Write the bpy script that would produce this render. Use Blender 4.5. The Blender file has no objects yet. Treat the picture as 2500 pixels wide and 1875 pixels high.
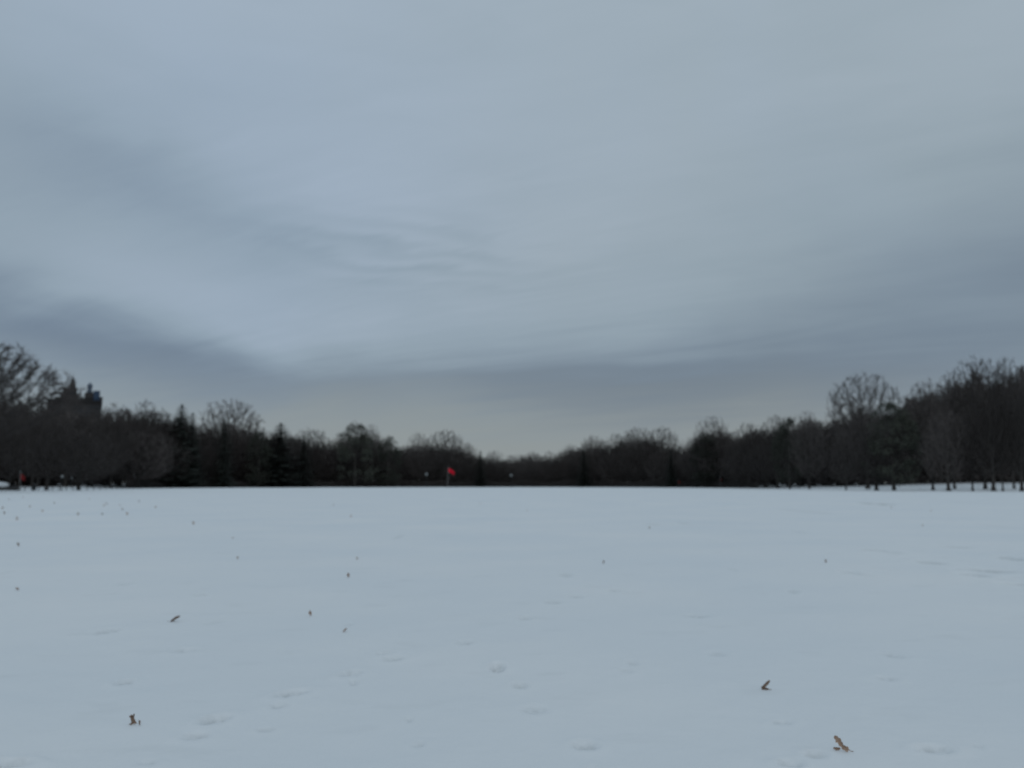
import bpy, math, random
import numpy as np
from mathutils import Vector, Matrix, Euler
R = math.radians
scene = bpy.context.scene
col = scene.collection

# ------------------------------------------------------------------ camera
CAM_H = 1.5
FPX = 2165.0                       # focal length in photo pixels (2500 wide)
PITCH = math.atan((1181 - 937.5) / FPX)
cam_d = bpy.data.cameras.new('camera'); cam = bpy.data.objects.new('camera', cam_d); col.objects.link(cam)
cam_d.sensor_width = 36; cam_d.lens = 36 * FPX / 2500
cam.location = (0, 0, CAM_H); cam.rotation_euler = (R(90) + PITCH, 0, 0)
cam_d.clip_start = 0.1; cam_d.clip_end = 8000
cam_d.dof.use_dof = True; cam_d.dof.focus_distance = 3.0; cam_d.dof.aperture_fstop = 2.5
scene.camera = cam

# ------------------------------------------------------------------ world / sky
def ray(px, py):
    d = Vector((px - 1250, 937.5 - py, -FPX))
    d = Matrix.Rotation(R(90) + PITCH, 3, 'X') @ d
    return d.normalized()
def azel(px, py):
    d = ray(px, py)
    return math.degrees(math.atan2(d.x, d.y)), math.degrees(math.asin(d.z))

SUN_EL, SUN_AZ = 24.0, 165.0
w = bpy.data.worlds.new('World'); scene.world = w; w.use_nodes = True
nt = w.node_tree; nt.nodes.clear(); N = nt.nodes; L = nt.links
def val(v):
    return v
def setin(n, i, v):
    if hasattr(v, 'links'): L.new(v, n.inputs[i])
    else: n.inputs[i].default_value = v
def M(op, a, b=0.0, c=None, clamp=False):
    n = N.new('ShaderNodeMath'); n.operation = op; n.use_clamp = clamp
    setin(n, 0, a); setin(n, 1, b)
    if c is not None: setin(n, 2, c)
    return n.outputs[0]
def comb(x, y, z=0.0):
    n = N.new('ShaderNodeCombineXYZ'); setin(n, 0, x); setin(n, 1, y); setin(n, 2, z); return n.outputs[0]
def noise(vec, scale, detail=3, rough=0.5, dist=0.0):
    n = N.new('ShaderNodeTexNoise'); L.new(vec, n.inputs['Vector'])
    n.inputs['Scale'].default_value = scale; n.inputs['Detail'].default_value = detail
    n.inputs['Roughness'].default_value = rough; n.inputs['Distortion'].default_value = dist
    return M('SUBTRACT', n.outputs['Fac'], 0.5)
def mixc(f, a, b):
    n = N.new('ShaderNodeMix'); n.data_type = 'RGBA'; setin(n, 0, f)
    for i, v in ((6, a), (7, b)):
        if hasattr(v, 'links'): L.new(v, n.inputs[i])
        else: n.inputs[i].default_value = (*v, 1)
    return n.outputs[2]
tc = N.new('ShaderNodeTexCoord').outputs['Generated']
nrm = N.new('ShaderNodeVectorMath'); nrm.operation = 'NORMALIZE'; L.new(tc, nrm.inputs[0])
sp = N.new('ShaderNodeSeparateXYZ'); L.new(nrm.outputs[0], sp.inputs[0])
X, Y, Z = sp.outputs
U0 = M('MULTIPLY', M('ARCTAN2', X, Y), 180 / math.pi)
V0 = M('MULTIPLY', M('ARCSINE', Z), 180 / math.pi)
# cloud deck coordinates (perspective of a flat layer overhead)
zz = M('ADD', M('MAXIMUM', Z, 0.0), 0.12)
deck = comb(M('DIVIDE', X, zz), M('DIVIDE', Y, zz), 0.0)
n1 = noise(deck, 0.55, 4, 0.55, 0.6)
rot = N.new('ShaderNodeVectorRotate'); rot.rotation_type = 'Z_AXIS'; L.new(deck, rot.inputs['Vector']); rot.inputs['Angle'].default_value = R(28)
st = N.new('ShaderNodeVectorMath'); st.operation = 'MULTIPLY'; L.new(rot.outputs[0], st.inputs[0]); st.inputs[1].default_value = (0.45, 1.7, 1)
n2 = noise(st.outputs[0], 1.1, 5, 0.55, 0.9)
n3 = noise(nrm.outputs[0], 2.6, 3, 0.5, 0.3)
U = M('ADD', U0, M('MULTIPLY', n1, 9.0))
V = M('ADD', V0, M('MULTIPLY', M('ADD', M('ADD', M('MULTIPLY', n3, 3.5), M('MULTIPLY', n2, 3.0)), M('MULTIPLY', n1, 2.5)), 1.0))
def gauss(px, py, sx, sy, rotd, amp):
    u, v = azel(px, py); su = sx / 37.8; sv = sy / 37.8
    c, s = math.cos(R(rotd)), math.sin(R(rotd))       # positive rotd: band falls to the right
    du = M('SUBTRACT', U, u); dv = M('SUBTRACT', V, v)
    a = M('DIVIDE', M('SUBTRACT', M('MULTIPLY', du, c), M('MULTIPLY', dv, s)), su)
    b = M('DIVIDE', M('ADD', M('MULTIPLY', du, s), M('MULTIPLY', dv, c)), sv)
    r2 = M('ADD', M('MULTIPLY', a, a), M('MULTIPLY', b, b))
    return M('MULTIPLY', M('EXPONENT', M('MULTIPLY', r2, -0.5)), amp)
G = [(-100, 760, 520, 80, 12, -.36), (1150, 925, 400, 62, 4, -.30), (480, 885, 330, 45, 12, -.11), (1750, 940, 480, 95, -4, -.30),
     (2500, 780, 520, 230, -14, -.25), (2650, 560, 340, 200, -10, -.05), (260, 400, 330, 75, 14, -.13), (620, 540, 230, 70, 20, -.07), (-20, 480, 200, 110, 0, -.12),
     (960, 618, 210, 34, 10, -.08), (1170, 595, 70, 34, 34, -.06),
     (2050, 330, 330, 100, -25, -.05), (820, 820, 420, 40, 6, .07), (1250, 480, 420, 150, 0, .06), (430, 720, 380, 55, 10, .06),
     (700, 140, 500, 160, 5, .05), (2450, 120, 250, 120, 0, .09), (450, 1000, 460, 40, 4, -.08), (2150, 620, 300, 110, -20, -.03)]
t = 0.80
for g in G:
    t = M('ADD', t, gauss(*g))
t = M('ADD', t, M('MULTIPLY', n1, 0.15))
t = M('ADD', t, M('MULTIPLY', n2, 0.14))
t = M('ADD', t, M('MULTIPLY', n3, 0.10))
# fine ragged wisps, stronger where the layer thins out
st2 = N.new('ShaderNodeVectorMath'); st2.operation = 'MULTIPLY'; L.new(rot.outputs[0], st2.inputs[0]); st2.inputs[1].default_value = (0.8, 3.4, 1)
wis = noise(st2.outputs[0], 1.9, 7, 0.62, 1.3)
wm = M('ADD', 0.04, M('MULTIPLY', M('MAXIMUM', M('ADD', n1, 0.0), 0.0), 0.9))
wloc = M('ADD', wm, gauss(980, 610, 420, 130, 10, .20))
t = M('ADD', t, M('MULTIPLY', wis, wloc))
t = M('ADD', t, M('MULTIPLY', noise(comb(M('MULTIPLY', U0, .6), M('MULTIPLY', V0, 2.4)), 0.12, 5, 0.5, 0.8), 0.12))
# a small rippled patch left of the middle
phs = M('ADD', M('MULTIPLY', M('ADD', V, M('MULTIPLY', U, 0.16)), 5.2), M('MULTIPLY', wis, 9.0))
t = M('ADD', t, M('MULTIPLY', M('SINE', phs), gauss(1010, 610, 170, 55, 10, .07)))
t = M('MAXIMUM', M('MINIMUM', t, 1.1), 0.0)
ramp = N.new('ShaderNodeValToRGB'); L.new(t, ramp.inputs[0])
cr = ramp.color_ramp
def sc(r, g, b):
    f = lambda c: ((c / 255 + .055) / 1.055) ** 2.4 if c > 10 else c / 255 / 12.92
    return (f(r), f(g), f(b), 1)
cr.elements[0].position = 0; cr.elements[0].color = sc(92, 107, 124)
cr.elements[1].position = 1; cr.elements[1].color = sc(172, 185, 196)
e = cr.elements.new(0.35); e.color = sc(119, 134, 149)
e = cr.elements.new(0.7); e.color = sc(153, 168, 178)
# paler, warmer air low over the horizon
hz = M('EXPONENT', M('MULTIPLY', M('MULTIPLY', M('DIVIDE', M('SUBTRACT', V, 1.5), 3.6), M('DIVIDE', M('SUBTRACT', V, 1.5), 3.6)), -0.7))
hz = M('MULTIPLY', hz, M('ADD', 0.72, M('MULTIPLY', n1, 0.5)), clamp=True)
tint = M('ADD', M('MULTIPLY', n3, 1.2), M('ADD', gauss(500, 300, 700, 380, 10, .9), gauss(900, 880, 1000, 110, 5, .35)), clamp=True)
tn = N.new('ShaderNodeMix'); tn.data_type = 'RGBA'; tn.blend_type = 'MULTIPLY'; L.new(tint, tn.inputs[0]); L.new(ramp.outputs[0], tn.inputs[6]); tn.inputs[7].default_value = (.95, .985, 1.06, 1)
deckcol = mixc(hz, tn.outputs[2], sc(149, 154, 152)[:3])
# the overcast deck covers a Nishita sky, which shows through faintly
sky = N.new('ShaderNodeTexSky'); sky.sky_type = 'NISHITA'; sky.sun_disc = False
sky.sun_elevation = R(SUN_EL); sky.sun_rotation = R(SUN_AZ); sky.dust_density = 2
skys = N.new('ShaderNodeVectorMath'); skys.operation = 'SCALE'; L.new(sky.outputs[0], skys.inputs[0]); skys.inputs['Scale'].default_value = 0.06
# overcast zenith is brighter than the horizon
zen = M('MULTIPLY', M('POWER', M('MAXIMUM', Z, 0.0), 2.0), 0.45)
dk = N.new('ShaderNodeVectorMath'); dk.operation = 'SCALE'; L.new(deckcol, dk.inputs[0]); L.new(M('ADD', 0.93, zen), dk.inputs['Scale'])
fin = mixc(0.92, skys.outputs[0], dk.outputs[0])
bg = N.new('ShaderNodeBackground'); L.new(fin, bg.inputs[0]); bg.inputs[1].default_value = 1.0
out = N.new('ShaderNodeOutputWorld'); L.new(bg.outputs[0], out.inputs[0])

sd = bpy.data.lights.new('sun', 'SUN'); sun = bpy.data.objects.new('sun', sd); col.objects.link(sun)
sd.energy = 0.25; sd.angle = R(50); sd.color = (1, .95, .9)
sdir = Vector((math.sin(R(SUN_AZ)) * math.cos(R(SUN_EL)), math.cos(R(SUN_AZ)) * math.cos(R(SUN_EL)), math.sin(R(SUN_EL))))
sun.rotation_euler = sdir.to_track_quat('Z', 'Y').to_euler()
vs = scene.view_settings; vs.view_transform = 'Standard'; vs.look = 'None'; vs.exposure = 0; vs.gamma = 1; vs.use_curve_mapping = False

# ------------------------------------------------------------------ materials
def mat(name, c1, c2=None, scale=3.0, rough=0.85, bump=0.0, bscale=20, snow=None):
    m = bpy.data.materials.new(name); m.use_nodes = True
    n = m.node_tree.nodes; l = m.node_tree.links
    b = n['Principled BSDF']; b.inputs['Roughness'].default_value = rough
    b.inputs['Specular IOR Level'].default_value = 0.2
    tcn = n.new('ShaderNodeTexCoord')
    no = n.new('ShaderNodeTexNoise'); no.inputs['Scale'].default_value = scale; no.inputs['Detail'].default_value = 5
    l.new(tcn.outputs['Object'], no.inputs['Vector'])
    mx = n.new('ShaderNodeMix'); mx.data_type = 'RGBA'
    mx.inputs[6].default_value = (*c1, 1); mx.inputs[7].default_value = (*(c2 or c1), 1)
    mr = n.new('ShaderNodeMapRange'); mr.inputs['From Min'].default_value = .35; mr.inputs['From Max'].default_value = .65
    l.new(no.outputs['Fac'], mr.inputs[0]); l.new(mr.outputs[0], mx.inputs[0])
    last = mx.outputs[2]
    oi = n.new('ShaderNodeObjectInfo')
    hv = n.new('ShaderNodeHueSaturation'); l.new(last, hv.inputs['Color'])
    mr2 = n.new('ShaderNodeMapRange'); mr2.inputs['To Min'].default_value = .6; mr2.inputs['To Max'].default_value = 1.5
    l.new(oi.outputs['Random'], mr2.inputs[0]); l.new(mr2.outputs[0], hv.inputs['Value']); last = hv.outputs[0]
    if snow:   # settled snow on surfaces that face up
        ge = n.new('ShaderNodeNewGeometry'); s = n.new('ShaderNodeSeparateXYZ'); l.new(ge.outputs['True Normal'], s.inputs[0])
        ab = n.new('ShaderNodeMath'); ab.operation = 'MAXIMUM'; l.new(s.outputs[2], ab.inputs[0])
        m3 = n.new('ShaderNodeMapRange'); m3.inputs['From Min'].default_value = snow[0]; m3.inputs['From Max'].default_value = snow[0] + .15
        m3.inputs['To Max'].default_value = snow[1]; l.new(ab.outputs[0], m3.inputs[0])
        mx2 = n.new('ShaderNodeMix'); mx2.data_type = 'RGBA'; l.new(m3.outputs[0], mx2.inputs[0]); l.new(last, mx2.inputs[6]); mx2.inputs[7].default_value = (.78, .8, .82, 1)
        last = mx2.outputs[2]
    l.new(last, b.inputs['Base Color'])
    if bump:
        n2 = n.new('ShaderNodeTexNoise'); n2.inputs['Scale'].default_value = bscale; n2.inputs['Detail'].default_value = 6
        l.new(tcn.outputs['Object'], n2.inputs['Vector'])
        bp = n.new('ShaderNodeBump'); bp.inputs['Strength'].default_value = bump; bp.inputs['Distance'].default_value = .02
        l.new(n2.outputs['Fac'], bp.inputs['Height']); l.new(bp.outputs[0], b.inputs['Normal'])
    return m
M_bark = mat('bark', (.034, .031, .029), (.050, .046, .043), 2, bump=.5, bscale=6)
M_twig = mat('twig', (.052, .046, .044), (.080, .071, .068), .3)
M_barks = mat('snowy_bark', (.034, .031, .029), (.050, .046, .043), 2, snow=(.62, .40))
M_ever = mat('evergreen_needles', (.038, .047, .041), (.058, .067, .057), .5)
M_pine = mat('pine_needles', (.034, .038, .031), (.050, .054, .043), .5)
M_snowcap = mat('snow_cap', (.80, .83, .86), (.74, .77, .80), 3)
M_rock = mat('rock', (.05, .052, .055), (.10, .10, .10), 2, bump=.6)
M_iron = mat('dark_iron', (.018, .022, .024), (.03, .034, .036), 4, rough=.5)
M_red = mat('red_cloth', (.50, .008, .025), (.42, .006, .02), 6)
M_red2 = mat('dull_red_cloth', (.12, .010, .010), (.10, .009, .010), 6)  # darker, duller red than the middle flag's cloth
M_red3 = mat('dim_red_cloth', (.12, .016, .014), (.10, .014, .012), 6)
M_polem = mat('pale_pole', (.20, .20, .20), (.26, .26, .26), 6)
M_glass = mat('frosted_globe', (.26, .28, .28), (.22, .24, .25), 6, rough=.35)
M_stone = mat('building_stone', (.040, .038, .038), (.055, .052, .052), .05)
M_dark = mat('window_glass', (.03, .032, .036), None, 1, rough=.2)
M_roof = mat('lantern_copper', (.07, .09, .12), (.09, .11, .14), .3)
M_net = mat('blue_netting', (.024, .038, .062), (.03, .048, .078), .3)
M_leaf = mat('dry_oak_leaf', (.23, .155, .115), (.37, .265, .20), 30, rough=.7)
M_leafo = mat('orange_leaf', (.42, .22, .12), (.34, .18, .10), 30, rough=.7)
M_grass = mat('dead_grass', (.10, .095, .065), (.16, .14, .10), 10)

def snow_mat():
    m = bpy.data.materials.new('snow'); m.use_nodes = True
    n = m.node_tree.nodes; l = m.node_tree.links; b = n['Principled BSDF']
    b.inputs['Roughness'].default_value = .75; b.inputs['Specular IOR Level'].default_value = .25
    g = n.new('ShaderNodeTexCoord')
    def nz(s, d, sc3=(1, 1, 1)):
        mp = n.new('ShaderNodeMapping'); mp.inputs['Scale'].default_value = sc3; l.new(g.outputs['Object'], mp.inputs[0])
        t = n.new('ShaderNodeTexNoise'); t.inputs['Scale'].default_value = s; t.inputs['Detail'].default_value = d; l.new(mp.outputs[0], t.inputs['Vector']); return t.outputs['Fac']
    mx = n.new('ShaderNodeMix'); mx.data_type = 'RGBA'; mx.inputs[6].default_value = (.765, .80, .83, 1); mx.inputs[7].default_value = (.83, .845, .855, 1)
    mr = n.new('ShaderNodeMapRange'); mr.inputs['From Min'].default_value = .3; mr.inputs['From Max'].default_value = .7
    l.new(nz(.22, 4), mr.inputs[0]); l.new(mr.outputs[0], mx.inputs[0])
    # thin snow where the turf greys it a little
    mr2 = n.new('ShaderNodeMapRange'); mr2.inputs['From Min'].default_value = .60; mr2.inputs['From Max'].default_value = .80; mr2.inputs['To Max'].default_value = .22
    l.new(nz(1.3, 6, (1, 1.6, 1)), mr2.inputs[0])
    mx2 = n.new('ShaderNodeMix'); mx2.data_type = 'RGBA'; l.new(mr2.outputs[0], mx2.inputs[0]); l.new(mx.outputs[2], mx2.inputs[6]); mx2.inputs[7].default_value = (.52, .55, .56, 1)
    atn = n.new('ShaderNodeAttribute'); atn.attribute_name = 'thin'  # follows dent depth and drives a darker grey snow colour
    tm = n.new('ShaderNodeMath'); tm.operation = 'MULTIPLY'; l.new(atn.outputs['Fac'], tm.inputs[0])
    mr3 = n.new('ShaderNodeMapRange'); mr3.inputs['From Min'].default_value = .38; mr3.inputs['From Max'].default_value = .62; mr3.inputs['To Min'].default_value = .2; mr3.inputs['To Max'].default_value = .8
    l.new(nz(22, 5), mr3.inputs[0]); l.new(mr3.outputs[0], tm.inputs[1])
    mx3 = n.new('ShaderNodeMix'); mx3.data_type = 'RGBA'; l.new(tm.outputs[0], mx3.inputs[0]); l.new(mx2.outputs[2], mx3.inputs[6]); mx3.inputs[7].default_value = (.22, .25, .25, 1)
    l.new(mx3.outputs[2], b.inputs['Base Color'])
    a = n.new('ShaderNodeMath'); a.operation = 'MULTIPLY_ADD'; l.new(nz(60, 6), a.inputs[0]); a.inputs[1].default_value = .25; l.new(nz(5, 5), a.inputs[2])
    bp = n.new('ShaderNodeBump'); bp.inputs['Strength'].default_value = .35; bp.inputs['Distance'].default_value = .03
    l.new(a.outputs[0], bp.inputs['Height']); l.new(bp.outputs[0], b.inputs['Normal'])
    return m
M_snow = snow_mat()

# ------------------------------------------------------------------ helpers
def mesh_np(name, co, faces_idx, sizes, m):
    me = bpy.data.meshes.new(name)
    me.vertices.add(len(co)); me.vertices.foreach_set('co', np.asarray(co, np.float32).ravel())
    me.loops.add(len(faces_idx)); me.loops.foreach_set('vertex_index', np.asarray(faces_idx, np.int32))
    st_ = np.concatenate(([0], np.cumsum(sizes)[:-1])).astype(np.int32)
    me.polygons.add(len(sizes)); me.polygons.foreach_set('loop_start', st_); me.polygons.foreach_set('loop_total', np.asarray(sizes, np.int32))
    me.update(calc_edges=True); me.validate(); me.materials.append(m)
    return me
class MB:
    def __init__(s): s.v = []; s.f = []
    def add(s, vs, fs):
        o = len(s.v); s.v += [tuple(x) for x in vs]; s.f += [tuple(i + o for i in f) for f in fs]
    def box(s, c, d, rz=0):
        x, y, z = c; a, b, h = d[0] / 2, d[1] / 2, d[2] / 2
        cs, sn = math.cos(rz), math.sin(rz)
        vs = [(x + i * a * cs - j * b * sn, y + i * a * sn + j * b * cs, z + k * h) for k in (-1, 1) for j in (-1, 1) for i in (-1, 1)]
        s.add(vs, [(0, 2, 3, 1), (4, 5, 7, 6), (0, 1, 5, 4), (2, 6, 7, 3), (0, 4, 6, 2), (1, 3, 7, 5)])
    def tube(s, pts, rad, n=5, cap=True):
        rings = []
        for i, p in enumerate(pts):
            p = Vector(p)
            d = (Vector(pts[min(i + 1, len(pts) - 1)]) - Vector(pts[max(i - 1, 0)])).normalized()
            u = d.orthogonal().normalized(); q = d.cross(u)
            rings.append([p + float(rad[i]) * (math.cos(2 * math.pi * k / n) * u + math.sin(2 * math.pi * k / n) * q) for k in range(n)])
        # keep rings aligned
        for i in range(1, len(rings)):
            k0 = min(range(n), key=lambda k: (rings[i][k] - rings[i - 1][0]).length_squared)
            rings[i] = rings[i][k0:] + rings[i][:k0]
        vs = [v for r in rings for v in r]; fs = []
        for i in range(len(rings) - 1):
            for k in range(n):
                a, b = i * n + k, i * n + (k + 1) % n
                fs.append((a, b, b + n, a + n))
        if cap: fs.append(tuple(reversed(range(n)))); fs.append(tuple(range(len(vs) - n, len(vs))))
        s.add(vs, fs)
    def lathe(s, prof, n=12, c=(0, 0, 0)):
        vs = [(c[0] + r * math.cos(2 * math.pi * k / n), c[1] + r * math.sin(2 * math.pi * k / n), c[2] + z) for r, z in prof for k in range(n)]
        fs = [(i * n + k, i * n + (k + 1) % n, (i + 1) * n + (k + 1) % n, (i + 1) * n + k) for i in range(len(prof) - 1) for k in range(n)]
        fs += [tuple(reversed(range(n))), tuple(range(len(vs) - n, len(vs)))]
        s.add(vs, fs)
    def mesh(s, name, m, smooth=False):
        me = mesh_np(name, s.v, [i for f in s.f for i in f], [len(f) for f in s.f], m)
        if smooth: me.polygons.foreach_set('use_smooth', [True] * len(me.polygons))
        return me
def ob(name, me, parent=None):
    o = bpy.data.objects.new(name, me); col.objects.link(o)
    if parent: o.parent = parent
    return o
def tag(o, label=None, cat=None, group=None, kind=None):
    for k, v in (('label', label), ('category', cat), ('group', group), ('kind', kind)):
        if v: o[k] = v
    return o
def empty(name, loc, rz=0, sc_=(1, 1, 1)):
    o = bpy.data.objects.new(name, None); col.objects.link(o); o.location = loc; o.rotation_euler = (0, 0, rz); o.scale = sc_
    o.empty_display_size = .3
    return o
def copy_thing(root, meshes, name, loc, rz, sc_):
    r = root.copy(); r.name = name; col.objects.link(r); r.location = loc; r.rotation_euler = (0, 0, rz); r.scale = sc_
    for ch in meshes:
        c = ch.copy(); col.objects.link(c); c.parent = r
    return r

# ------------------------------------------------------------------ terrain
# distance of the lawn's far edge along each column of the photo
EPX = [-600, 0, 210, 300, 430, 800, 1000, 1400, 1700, 1850, 2000, 2200, 2500, 3100]
EY = [1200, 1197.5, 1197, 1193, 1191, 1189.6, 1189.2, 1189.2, 1190.6, 1192.5, 1196, 1198.5, 1199.5, 1202]
AZ = [math.degrees(math.atan2(p - 1250, FPX * math.cos(PITCH) - 0)) for p in EPX]
ED = [CAM_H * FPX / (y - 1181) / math.cos(R(a_)) for y, a_ in zip(EY, AZ)]
def edge_d(az): return np.interp(az, AZ, ED)
def px_az(px): return math.degrees(math.atan2(px - 1250, FPX * 1.006))
def rise(az, d):
    """ground beyond the lawn: gentle banks at the left and right"""
    az = np.asarray(az, float); d = np.asarray(d, float)
    e = edge_d(az)
    k = np.clip((d - e - 4) / 90.0, 0, 1); k = k * k * (3 - 2 * k)
    amp = np.interp(az, [-60, -30, -22, -12, 12, 20, 27, 60], [1.4, 1.3, .9, .2, .2, 1.0, 2.6, 3.0])
    return amp * k
rng = np.random.default_rng(7)
WV = [(rng.uniform(0, 2 * math.pi), lam, rng.uniform(0, 6.28), amp) for lam, amp, cnt in ((40, .05, 4), (14, .02, 5), (5, .008, 7), (1.9, .0035, 8), (.8, .0016, 10), (.37, .0009, 10)) for _ in range(cnt)]
# footprints, hoofed dents and thin spots: px, py, half length, half width (photo px), rotation, depth m
DENT = [(526, 1735, 26, 9, -22, .045), (478, 1772, 26, 7, -12, .025), (304, 1649, 16, 5, -10, .03), (940, 1578, 20, 5, -12, .03), (960, 1592, 26, 5, -8, .02),
        (858, 1627, 22, 6, -20, .03), (712, 1673, 32, 7, -24, .04), (682, 1702, 18, 5, -18, .02), (1214, 1615, 16, 8, 0, .04), (1270, 1658, 18, 8, 0, .02), (1428, 1808, 28, 9, 0, .03),
        (1305, 1722, 30, 9, 0, .015), (2280, 1820, 34, 9, 0, .035), (1990, 1835, 24, 7, 0, .025), (1930, 1856, 26, 7, 0, .03), (20, 1836, 40, 8, -8, .05),
        (2410, 1393, 60, 5, 5, .05), (2380, 1405, 26, 4, 9, .05), (2270, 1375, 26, 4, 4, .04), (2470, 1368, 22, 4, -3, .05), (2480, 1427, 26, 4, 20, .05),
        (2130, 1349, 20, 3, 5, .03), (2075, 1401, 18, 3, 8, .03), (2140, 1231, 26, 2, 0, .10), (1500, 1436, 16, 3, 0, .02), (1350, 1463, 22, 4, 0, .02), (1406, 1450, 18, 3, 8, .02),
        (258, 1532, 22, 6, -15, .02), (450, 1573, 24, 5, -10, .02), (490, 1447, 16, 3, 0, .02), (310, 1420, 14, 4, 0, .02), (1135, 1553, 20, 5, 0, .02), (1280, 1500, 16, 4, 0, .02),
        (1700, 1497, 30, 4, 3, .02), (2165, 1645, 22, 5, 5, .015), (2330, 1190 + 150, 30, 3, 4, .03)]
for k in range(40):     # faint random unevenness of the same kind, all over
    DENT.append((rng.uniform(-300, 2800), 1215 + 700 * rng.uniform(0, 1) ** 1.4, rng.uniform(8, 26), rng.uniform(2.5, 6), rng.uniform(-20, 20), rng.uniform(.006, .018)))
def gnd_pt(px, py):
    d = ray(px, py); s = -CAM_H / d.z
    return d.x * s, d.y * s
def dents(x, y):
    h = np.zeros_like(x)
    for (px, py, a, b, r, dep) in DENT:
        cx, cy = gnd_pt(px, py); dist = math.hypot(cx, cy)
        x1, y1 = gnd_pt(px, py - b); x0, y0 = gnd_pt(px, py + b)
        sy = max(abs(y1 - y0) / 2 * .8, .03); sx = a / FPX * dist * .8
        dx = x - cx; dy = y - cy
        msk = (abs(dx) < 5 * sx) & (abs(dy) < 5 * sy)
        if not msk.any(): continue
        u = dx[msk] / sx; v = dy[msk] / sy + u * math.sin(R(r)) * 1.2
        q = u * u + v * v
        h[msk] += -dep * np.exp(-(q ** 1.6) * .5) + dep * .28 * np.exp(-((np.sqrt(q) - 2.0) ** 2) * 1.6)
    return h * 1.35
def ground_h(x, y):
    x = np.asarray(x, float); y = np.asarray(y, float)
    d = np.hypot(x, y); az = np.degrees(np.arctan2(x, y))
    h = np.zeros_like(x)
    for a, lam, ph, amp in WV:
        fade = np.clip(1.2 - d / (lam * 60), 0, 1)
        h += amp * .5 * fade * np.sin((x * math.cos(a) + y * math.sin(a)) * 2 * math.pi / lam + ph + .7 * math.sin(a * 9) * np.sin(y / lam * 1.7))
    flat = np.clip((d - 60) / 100, 0, 1)
    h *= 1 - .9 * flat
    return h + dents(x, y) + rise(az, d)
def build_ground():
    azs = np.concatenate((np.arange(-180, -36, 4.0), np.arange(-36, 36, .13), np.arange(36, 180.1, 4.0)))
    rs = [0.0, .6, 1.2, 1.8, 2.4, 2.9]; r = 3.2
    while r < 60: rs.append(r); r *= 1.0085
    while r < 420: rs.append(r); r *= 1.022
    while r < 4200: rs.append(r); r *= 1.12
    rs = np.array(rs)
    A, Rr = np.meshgrid(np.radians(azs), rs)
    x = (Rr * np.sin(A)).ravel(); y = (Rr * np.cos(A)).ravel()
    z = ground_h(x, y)
    na, nr = len(azs), len(rs)
    i = np.arange(na - 1)[None, :] + np.arange(nr - 1)[:, None] * na
    q = np.stack((i, i + 1, i + na + 1, i + na), -1).reshape(-1, 4)[:, ::-1]
    co = np.stack((x, y, z), -1)
    me = mesh_np('snow_field', co, q.ravel(), np.full(len(q), 4), M_snow)
    me.polygons.foreach_set('use_smooth', [True] * len(me.polygons))
    # snow colour turns darker grey with the depth of each dent
    at_ = me.attributes.new('thin', 'FLOAT', 'POINT')
    at_.data.foreach_set('value', np.clip(-dents(x, y) / .07, 0, 1).astype(np.float32))
    o = ob('snow_field', me); tag(o, kind='structure')
build_ground()
def gz(x, y): return float(ground_h(np.array([x]), np.array([y]))[0])

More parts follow.
